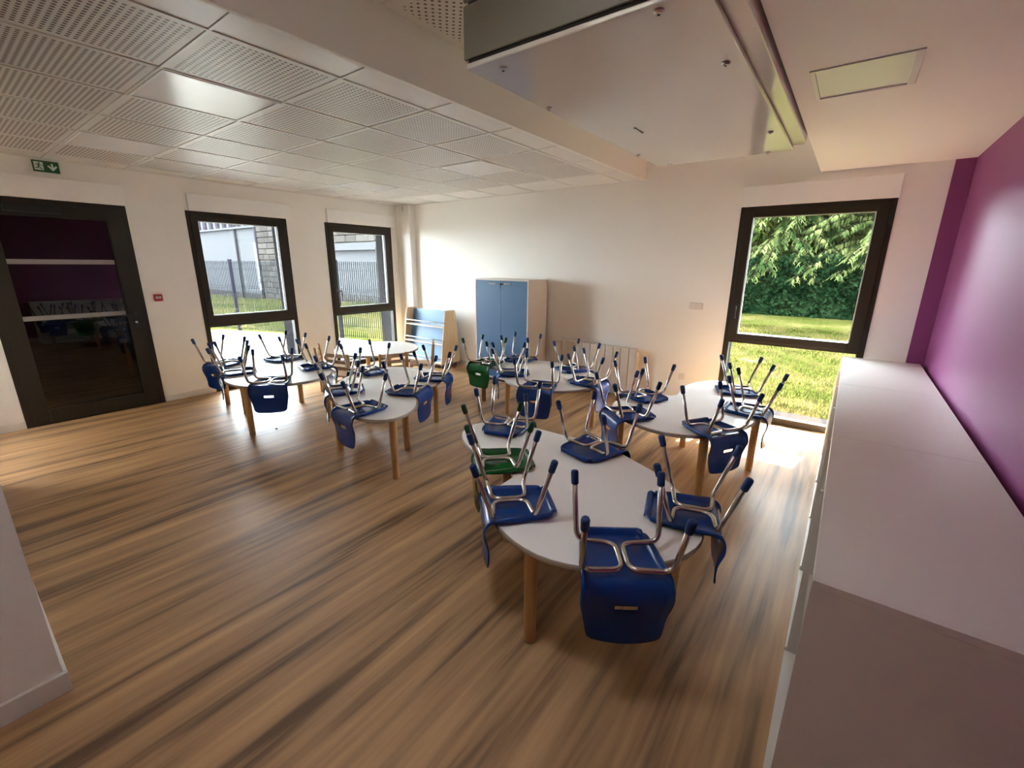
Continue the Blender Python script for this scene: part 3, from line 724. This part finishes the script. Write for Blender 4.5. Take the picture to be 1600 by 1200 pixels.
for lab, ang in (('small beech chair with slatted back on near left side of the round table', 232),
                 ('small beech chair with slatted back at right side of the round table', -22),
                 ('small beech chair behind the round table, beside the bookcase', 48),
                 ('small beech chair on the near side of the round table', 285)):
    a = R_(ang); d = 0.57
    wooden_chair(lab, RT[0] + d * cos(a), RT[1] + d * sin(a), a)

# ------------------------------------------------------------------ blue cupboard
cw, cy0, cdp, chh = 0.91, 4.674, 0.44, 1.41
cb = thing('cupboard', 'white cupboard with two slate blue doors against the back wall', 'cupboard', (-3.72, cy0, 0))
mb = MB(); h = cw / 2
mb.box(-h, -h + 0.019, 0.0, cdp, 0.035, chh); mb.box(h - 0.019, h, 0.0, cdp, 0.035, chh)
mb.box(-h + 0.019, h - 0.019, 0.0, cdp, chh - 0.019, chh); mb.box(-h + 0.019, h - 0.019, 0.0, cdp, 0.035, 0.060)
mb.box(-h + 0.019, h - 0.019, cdp - 0.012, cdp, 0.060, chh - 0.019)
mb.build('carcass', M['cup_white'], cb, 0.0015)
bx('plinth', M['dark_gap'], cb, -h + 0.03, h - 0.03, 0.03, cdp - 0.02, 0.0, 0.035)  # recessed base, coloured near-black for the shadow under the cupboard
for s_, a, b in ((-1, -h + 0.021, -0.0015), (1, 0.0015, h - 0.021)):
    dr = bx('door', M['cup_blue'], cb, a, b, 0.002, 0.021, 0.062, chh - 0.021, 0.0015)
    cx = s_ * 0.13
    MB().tube(fillet([(cx - 0.055, 0.002, 1.352), (cx - 0.055, -0.024, 1.352), (cx + 0.055, -0.024, 1.352), (cx + 0.055, 0.002, 1.352)], (0.012, 0.012)), 0.006, 8).build('handle', M['handle'], dr)
    if s_ == 1:
        MB().lathe([(0.0, -0.001), (0.009, 0), (0.009, 0.004), (0.0, 0.005)], (0.028, 0.002, 1.345), 12, ax=(0, -1, 0)).build('lock', M['black'], dr)
ky = thing('key', 'small dark key with fob hanging in the cupboard lock', 'key', (-3.692, cy0 - 0.006, 1.345))
bx('blade', M['black'], ky, -0.002, 0.002, -0.026, 0.002, -0.006, 0.006)
MB().lathe([(0.010, -0.002), (0.011, 0), (0.010, 0.002)], (0, -0.030, 0), 12, ax=(1, 0, 0)).build('bow', M['black'], ky)
bx('fob', M['black'], ky, -0.007, 0.007, -0.034, -0.030, -0.055, -0.009, 0.002)

# ------------------------------------------------------------------ display bookcase
bc = thing('display_bookcase', 'low blue display bookcase with beech side panels and white rails', 'bookcase', (-5.335, 4.88, 0))
bw = 0.455
side = [(-0.22, 0.075), (0.20, 0.075), (0.19, 0.20), (0.115, 0.875), (0.095, 0.905), (-0.085, 0.905), (-0.105, 0.885), (-0.12, 0.80)]
for x0 in (-bw, bw - 0.022): MB().prism(side, 'x', x0, x0 + 0.022).build('side_panel', M['beech_light'], bc, 0.004)
MB().prism([(-0.125, 0.09), (-0.110, 0.09), (0.060, 0.885), (0.045, 0.885)], 'x', -bw + 0.022, bw - 0.022).build('back_panel', M['shelf_blue'], bc)
bx('base_board', M['beech_light'], bc, -bw + 0.022, bw - 0.022, -0.20, 0.18, 0.075, 0.090)
for zb in (0.085, 0.375, 0.640):
    t_ = zb / 0.9
    yf = -0.215 + 0.10 * t_; yb_ = -0.118 + 0.17 * (zb - 0.09) / 0.8
    bx('ledge', M['cup_white'], bc, -bw + 0.022, bw - 0.022, yf, yb_, zb, zb + 0.018, 0.002)
    MB().tube([(-bw + 0.022, yf + 0.012, zb + 0.075), (bw - 0.022, yf + 0.012, zb + 0.075)], 0.008, 8).build('rail', M['cup_white'], bc)
bx('plinth', M['caster'], bc, -bw + 0.03, bw - 0.03, -0.17, 0.16, 0.045, 0.075)
for x in (-bw + 0.05, bw - 0.05):
    for y in (-0.15, 0.14): MB().lathe([(0.020, -0.012), (0.024, -0.009), (0.024, 0.009), (0.020, 0.012)], (x, y, 0.024), 12, ax=(1, 0, 0)).build('caster', M['caster'], bc)

# ------------------------------------------------------------------ radiator
ra = thing('radiator', 'white panel radiator with vertical fins on the back wall', 'radiator', (-2.49, YB - 0.001, 0))
for k in range(11):
    x = -0.58 + k * 0.105
    bx('panel', M['rad_white'], ra, x, x + 0.1005, -0.10, -0.035, 0.10, 0.63, 0.008)
bx('rear_casing', M['rad_white'], ra, -0.58, 0.575, -0.042, -0.02, 0.115, 0.615)
MB().lathe([(0.010, 0.0), (0.013, 0.003), (0.013, 0.018), (0.009, 0.022)], (0.571, -0.068, 0.60), 12, ax=(1, 0, 0)).build('end_cap', M['plastic_white'], ra)
for x in (-0.4, 0.4): bx('bracket', M['rad_white'], ra, x - 0.02, x + 0.02, -0.02, 0.0, 0.2, 0.55)

# ------------------------------------------------------------------ low units along the purple wall
ULAB = ['long low white storage unit along the purple wall, nearest the camera',
        'middle one of three low white storage units along the purple wall',
        'farthest of three low white storage units, up against the garden window']
for i, (ya, yb_) in enumerate(((1.268, 2.57), (2.57, 3.82), (3.82, 5.06))):
    u = thing('storage_unit', ULAB[i], 'storage unit', (0.32, (ya + yb_) / 2, 0), 0, 'low white units by the purple wall')
    hl = (yb_ - ya) / 2 - 0.0015; xf, xb = -0.272, 0.268; H = 0.80
    bx('worktop', M['cup_white'], u, xf, xb, -hl, hl, H - 0.022, H, 0.0015)
    for yy in (-hl, -0.010, hl - 0.020):
        bx('upright', M['cup_white'], u, xf - (0.012 if yy != -hl else 0.0), xb, yy, yy + 0.020, 0.0, H - 0.022)
    bx('back_panel', M['cup_white'], u, xb - 0.012, xb - 0.0005, -hl + 0.02, hl - 0.02, 0.02, H - 0.022)
    bx('bottom_board', M['cup_white'], u, xf - 0.018, xb - 0.012, -hl + 0.02, -0.010, 0.002, 0.024)
    bx('bottom_board', M['cup_white'], u, xf - 0.018, xb - 0.012, 0.010, hl - 0.02, 0.002, 0.024)
    for a, b in ((-hl + 0.02, -0.010), (0.010, hl - 0.02)): bx('shelf', M['cup_white'], u, xf + 0.01, xb - 0.012, a, b, 0.40, 0.418)

# ------------------------------------------------------------------ outdoors: ground
struct('terrace', MB().box(-12.6, XW, -6.0, 3.2, -0.25, -0.045).prism([(-12.6, 3.2), (XW, 3.2), (XW, 6.35), (-7.6, 5.95), (-9.07, 5.55), (-12.05, 4.6), (-12.6, 4.4)], 'z', -0.25, -0.045), M['terrace'])
def ground_z(x, y):
    z = -0.06
    if x < -6.0: z += 0.40 * max(0.0, min(1.0, (y - 6.0) / 3.5)) * max(0.0, min(1.0, (x + 22) / 9.0)) * max(0.0, min(1.0, (-6 - x) / 4.0)) + 0.05 * max(0.0, min(1.0, (y - 5.0) / 4.0))
    return z
mb = MB(); nx, ny = 60, 40
vs = []
for j in range(ny + 1):
    for i in range(nx + 1):
        x = -34 + 50 * i / nx; y = -8 + 38 * j / ny
        vs.append((x, y, ground_z(x, y) - (0.15 if XW - 0.3 < x < 0.9 and y < 5.0 else 0.0)))
mb.add(vs, [(j * (nx + 1) + i, j * (nx + 1) + i + 1, (j + 1) * (nx + 1) + i + 1, (j + 1) * (nx + 1) + i) for j in range(ny) for i in range(nx)], True)
tag(mb.build('lawn', M['lawn']), kind='structure')
rnd = random.Random(3)
mb = MB()
for k in range(42000):
    y = 5.6 + 9.0 * rnd.random() ** 1.7; x = -3.4 + 5.6 * rnd.random() - 0.12 * (y - 5.6)
    h = 0.03 + 0.035 * rnd.random(); a = rnd.random() * 2 * pi; w_ = 0.004 + 0.0007 * (y - 5.6)
    dx, dy = cos(a) * w_, sin(a) * w_; lx, ly = (rnd.random() - 0.5) * 0.05, (rnd.random() - 0.5) * 0.05
    mb.add([(x - dx, y - dy, -0.06), (x + dx, y + dy, -0.06), (x + lx, y + ly, -0.06 + h)], [(0, 1, 2)])
tag(mb.build('grass', M['blade']), 'short dry green grass outside the garden window', 'grass', kind='stuff')

# ------------------------------------------------------------------ outdoors: fence
fp = [(-15.03, 3.70), (-12.05, 4.65), (-9.07, 5.60), (-6.65, 6.37)]
fe = thing('mesh_fence', 'grey welded mesh fence with square posts between terrace and lawn', 'fence', (-9.07, 5.60, -0.06))
ox, oy, oz = -9.07, 5.60, -0.06
for (x, y) in fp:
    bx('post', M['post'], fe, x - ox - 0.035, x - ox + 0.035, y - oy - 0.035, y - oy + 0.035, 0.0, 1.73, 0.003)
for (xa, ya), (xb, yb_) in zip(fp[:-1], fp[1:]):
    mb = MB(); L = math.hypot(xb - xa, yb_ - ya); ux, uy = (xb - xa) / L, (yb_ - ya) / L
    n = int(L / 0.052)
    for k in range(1, n):
        cx, cy = xa + ux * L * k / n - ox, ya + uy * L * k / n - oy; e = 0.0065
        mb.box(cx - e, cx + e, cy - e, cy + e, 0.04, 1.69)
    for z in (0.08, 0.30, 0.60, 0.65, 1.05, 1.10, 1.50, 1.64):
        a0, b0 = (xa - ox, ya - oy), (xb - ox, yb_ - oy)
        mb.tube([(a0[0], a0[1], z), (b0[0], b0[1], z)], 0.006, 4)
    tag(mb.build('wire_panel', M['fence'], fe), kind='stuff')

# ------------------------------------------------------------------ outdoors: neighbouring building
FY = 9.0
nb = thing('building', 'white rendered building with pale stone facing beyond the mesh fence', 'building', (-18.0, FY, 0.0))
def B(name, m, x0, x1, d0, d1, z0, z1, bevel=0.0): return bx(name, m, nb, x0 + 18, x1 + 18, d0, d1, z0, z1, bevel)
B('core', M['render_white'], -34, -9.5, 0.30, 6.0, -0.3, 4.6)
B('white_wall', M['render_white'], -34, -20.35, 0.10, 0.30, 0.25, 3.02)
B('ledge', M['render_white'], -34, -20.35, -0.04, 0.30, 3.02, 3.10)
for k in range(18):
    x = -33.6 + k * 0.75
    B('glazing', M['louvre'], x, x + 0.52, 0.22, 0.295, 3.12, 4.3)
    B('mullion', M['render_white'], x + 0.52, x + 0.75, 0.10, 0.295, 3.10, 4.4)
B('base_course', M['mortar'], -34, -20.35, 0.06, 0.30, -0.3, 0.25)
MB().tube([(-22.42 + 18, 0.03, 0.0), (-22.42 + 18, 0.03, 4.3)], 0.05, 8).build('downpipe', M['pipe'], nb)
MB().tube([(-20.42 + 18, 0.03, 0.0), (-20.42 + 18, 0.03, 4.3)], 0.06, 8).build('downpipe', M['pipe'], nb)
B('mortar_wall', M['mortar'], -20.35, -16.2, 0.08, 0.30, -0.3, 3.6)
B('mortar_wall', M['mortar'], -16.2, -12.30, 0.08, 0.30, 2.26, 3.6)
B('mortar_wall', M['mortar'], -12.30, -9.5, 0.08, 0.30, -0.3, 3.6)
B('sill_course', M['mortar'], -16.2, -12.30, 0.08, 0.30, -0.3, 0.52)
B('lintel', M['render_white'], -16.2, -12.30, 0.04, 0.30, 2.02, 2.26, 0.005)
B('white_panel', M['render_white'], -16.2, -12.30, 0.20, 0.30, 0.52, 2.02)
srn = random.Random(11)
stone_me = []
for v in range(5):
    mb = MB(); j = lambda: (srn.random() - 0.5) * 0.05
    x, z = 0.5, 0.5
    mb.add([(-x, -1 + j(), -z), (x, -1 + j(), -z), (x, 0, -z), (-x, 0, -z), (-x, -1 + j(), z), (x, -1 + j(), z), (x, 0, z), (-x, 0, z), (-0.42, -1.35, -0.40), (0.42, -1.35, -0.4), (0.42, -1.35 + j(), 0.4), (-0.42, -1.3, 0.4)],
           [(0, 1, 9, 8), (1, 5, 10, 9), (5, 4, 11, 10), (4, 0, 8, 11), (8, 9, 10, 11), (0, 4, 7, 3), (1, 2, 6, 5), (4, 5, 6, 7), (0, 3, 2, 1)])
    stone_me.append(mb.mesh('stone', M['stone']))
def stones(x0, x1, z0, z1):
    nz = max(1, round((z1 - z0) / 0.225)); hz = (z1 - z0) / nz
    for r in range(nz):
        x = x0
        while x < x1 - 0.05:
            l = 0.32 + 0.38 * srn.random()
            if x1 - x - l < 0.2: l = x1 - x
            o = link_mesh('stone', srn.choice(stone_me), nb, (x + l / 2 + 18, 0.08, z0 + (r + 0.5) * hz))
            o.scale = (l - 0.02, 0.04 + 0.02 * srn.random(), hz - 0.02)
            x += l
stones(-20.33, -17.6, -0.12, 3.5)
stones(-15.6, -12.30, 2.27, 3.2)
stones(-12.30, -11.2, 0.0, 3.2)
stones(-15.6, -12.30, 0.1, 0.52)

# ------------------------------------------------------------------ outdoors: hedge and trees
def leaf_quads(mb, c, n, spread, size, rn, droop=0.0):
    for _ in range(n):
        p = Vector(c) + Vector(((rn.random() - .5) * spread[0], (rn.random() - .5) * spread[1], (rn.random() - .5) * spread[2]))
        s_ = size * (0.6 + 0.8 * rn.random())
        d = Vector((rn.random() - .5, rn.random() - .5, rn.random() - .5 - droop)).normalized(); e = d.orthogonal().normalized()
        q = Matrix.Rotation(rn.random() * 6.28, 3, d); e = q @ e
        mb.add([p - d * s_ * 0.5, p + e * s_ * 0.28, p + d * s_ * 0.5, p - e * s_ * 0.28], [(0, 1, 2, 3)])
rn = random.Random(5)
hg = thing('hedge', 'dense dark green clipped hedge along the far side of the lawn', 'hedge', (-2, 18.5, -0.06))
mb = MB(); nxh, nzh = 70, 8
vs = []
for j in range(nzh + 1):
    for i in range(nxh + 1):
        vs.append((-14 + 26 * i / nxh, -0.5 + 0.25 * rn.random() + 0.12 * j / nzh, 2.0 * j / nzh))
mb.add(vs, [(j * (nxh + 1) + i, j * (nxh + 1) + i + 1, (j + 1) * (nxh + 1) + i + 1, (j + 1) * (nxh + 1) + i) for j in range(nzh) for i in range(nxh)], True)
mb.box(-14, 12, -0.15, 1.0, 0.0, 1.9)
mb.build('inner_growth', M['hedge'], hg)
mb = MB()
for _ in range(2600):
    leaf_quads(mb, (-13 + 24 * rn.random(), -0.52 + 0.12 * rn.random(), 0.02 + 1.95 * rn.random()), 9, (0.45, 0.25, 0.3), 0.15, rn)
tag(mb.build('foliage', M['hedge'], hg), kind='stuff')

def conifer(label, x, y, H, Rr, seed, m='conifer', nb_=240):
    rn = random.Random(seed)
    t = thing('conifer_tree', label, 'tree', (x, y, -0.06), 0, 'trees behind the hedge')
    MB().tube([(0, 0, 0), (0.05, 0.02, H * 0.5), (0, 0, H * 0.95)], 0.16, 8).build('trunk', M['bark'], t)
    mb = MB(); br = MB()
    for k in range(nb_):
        z = 1.75 + (H - 1.95) * (k / nb_) ** 1.1; a = k * 2.399 + rn.random() * 0.6
        L = Rr * (1 - (z / H) ** 1.6) * (0.75 + 0.4 * rn.random()) + 0.3
        pts = []
        for q in range(7):
            f = q / 6; pts.append(Vector((cos(a) * L * f, sin(a) * L * f, z + 0.35 * L * f * (0.55 - f) - 0.10 * L * f * f)))
        br.tube(pts, 0.018, 4)
        for q in range(1, 7):
            for side in (-1, 1):
                for w_ in range(5):
                    base = pts[q - 1].lerp(pts[q], rn.random())
                    dirn = (Vector((cos(a + side * 0.9), sin(a + side * 0.9), -0.45 - 0.4 * rn.random()))).normalized()
                    l2 = 0.20 + 0.24 * rn.random()
                    nrm = dirn.cross(Vector((0, 0, 1))).normalized(); wd = 0.026 + 0.02 * rn.random()
                    tip = base + dirn * l2
                    mid = base + dirn * l2 * 0.5 + Vector((0, 0, 0.03))
                    mb.add([base, mid + nrm * wd, tip + Vector((0, 0, -0.05)), mid - nrm * wd], [(0, 1, 2, 3)])
                    for w2 in range(3):
                        b2 = base.lerp(tip, 0.25 + 0.3 * w2); sd2 = 1 if rn.random() > 0.5 else -1
                        d2 = (dirn * 0.6 + nrm * sd2 * 0.8 + Vector((0, 0, -0.3))).normalized(); n2 = d2.cross(Vector((0, 0, 1))).normalized()
                        mb.add([b2, b2 + d2 * 0.06 + n2 * 0.017, b2 + d2 * 0.14 + Vector((0, 0, -0.03)), b2 + d2 * 0.06 - n2 * 0.017], [(0, 1, 2, 3)])
    br.build('branch', M['bark'], t)
    tag(mb.build('foliage', M[m], t), kind='stuff')
    return t
conifer('drooping conifer behind the hedge, filling the middle of the garden window', -2.3, 19.9, 8.6, 2.4, 21)
conifer('drooping pale-tipped conifer behind the hedge at right of the garden window', 0.5, 19.6, 9.0, 2.5, 22)
conifer('conifer behind the hedge beyond the right edge of the garden window', 3.6, 20.4, 8.4, 2.4, 23)
conifer('yellow-green tree behind the hedge at left edge of the garden window', -4.9, 20.2, 8.4, 2.6, 24, 'broad')
conifer('tall tree standing in a second row behind the middle conifer', -0.8, 23.2, 10.5, 3.0, 25, 'broad')
conifer('tall tree in the second row seen left, behind the yellow-green tree', -5.0, 23.6, 10.0, 3.0, 26)
conifer('tall tree in the second row behind the right-hand conifers', 3.0, 23.8, 10.5, 3.2, 27)
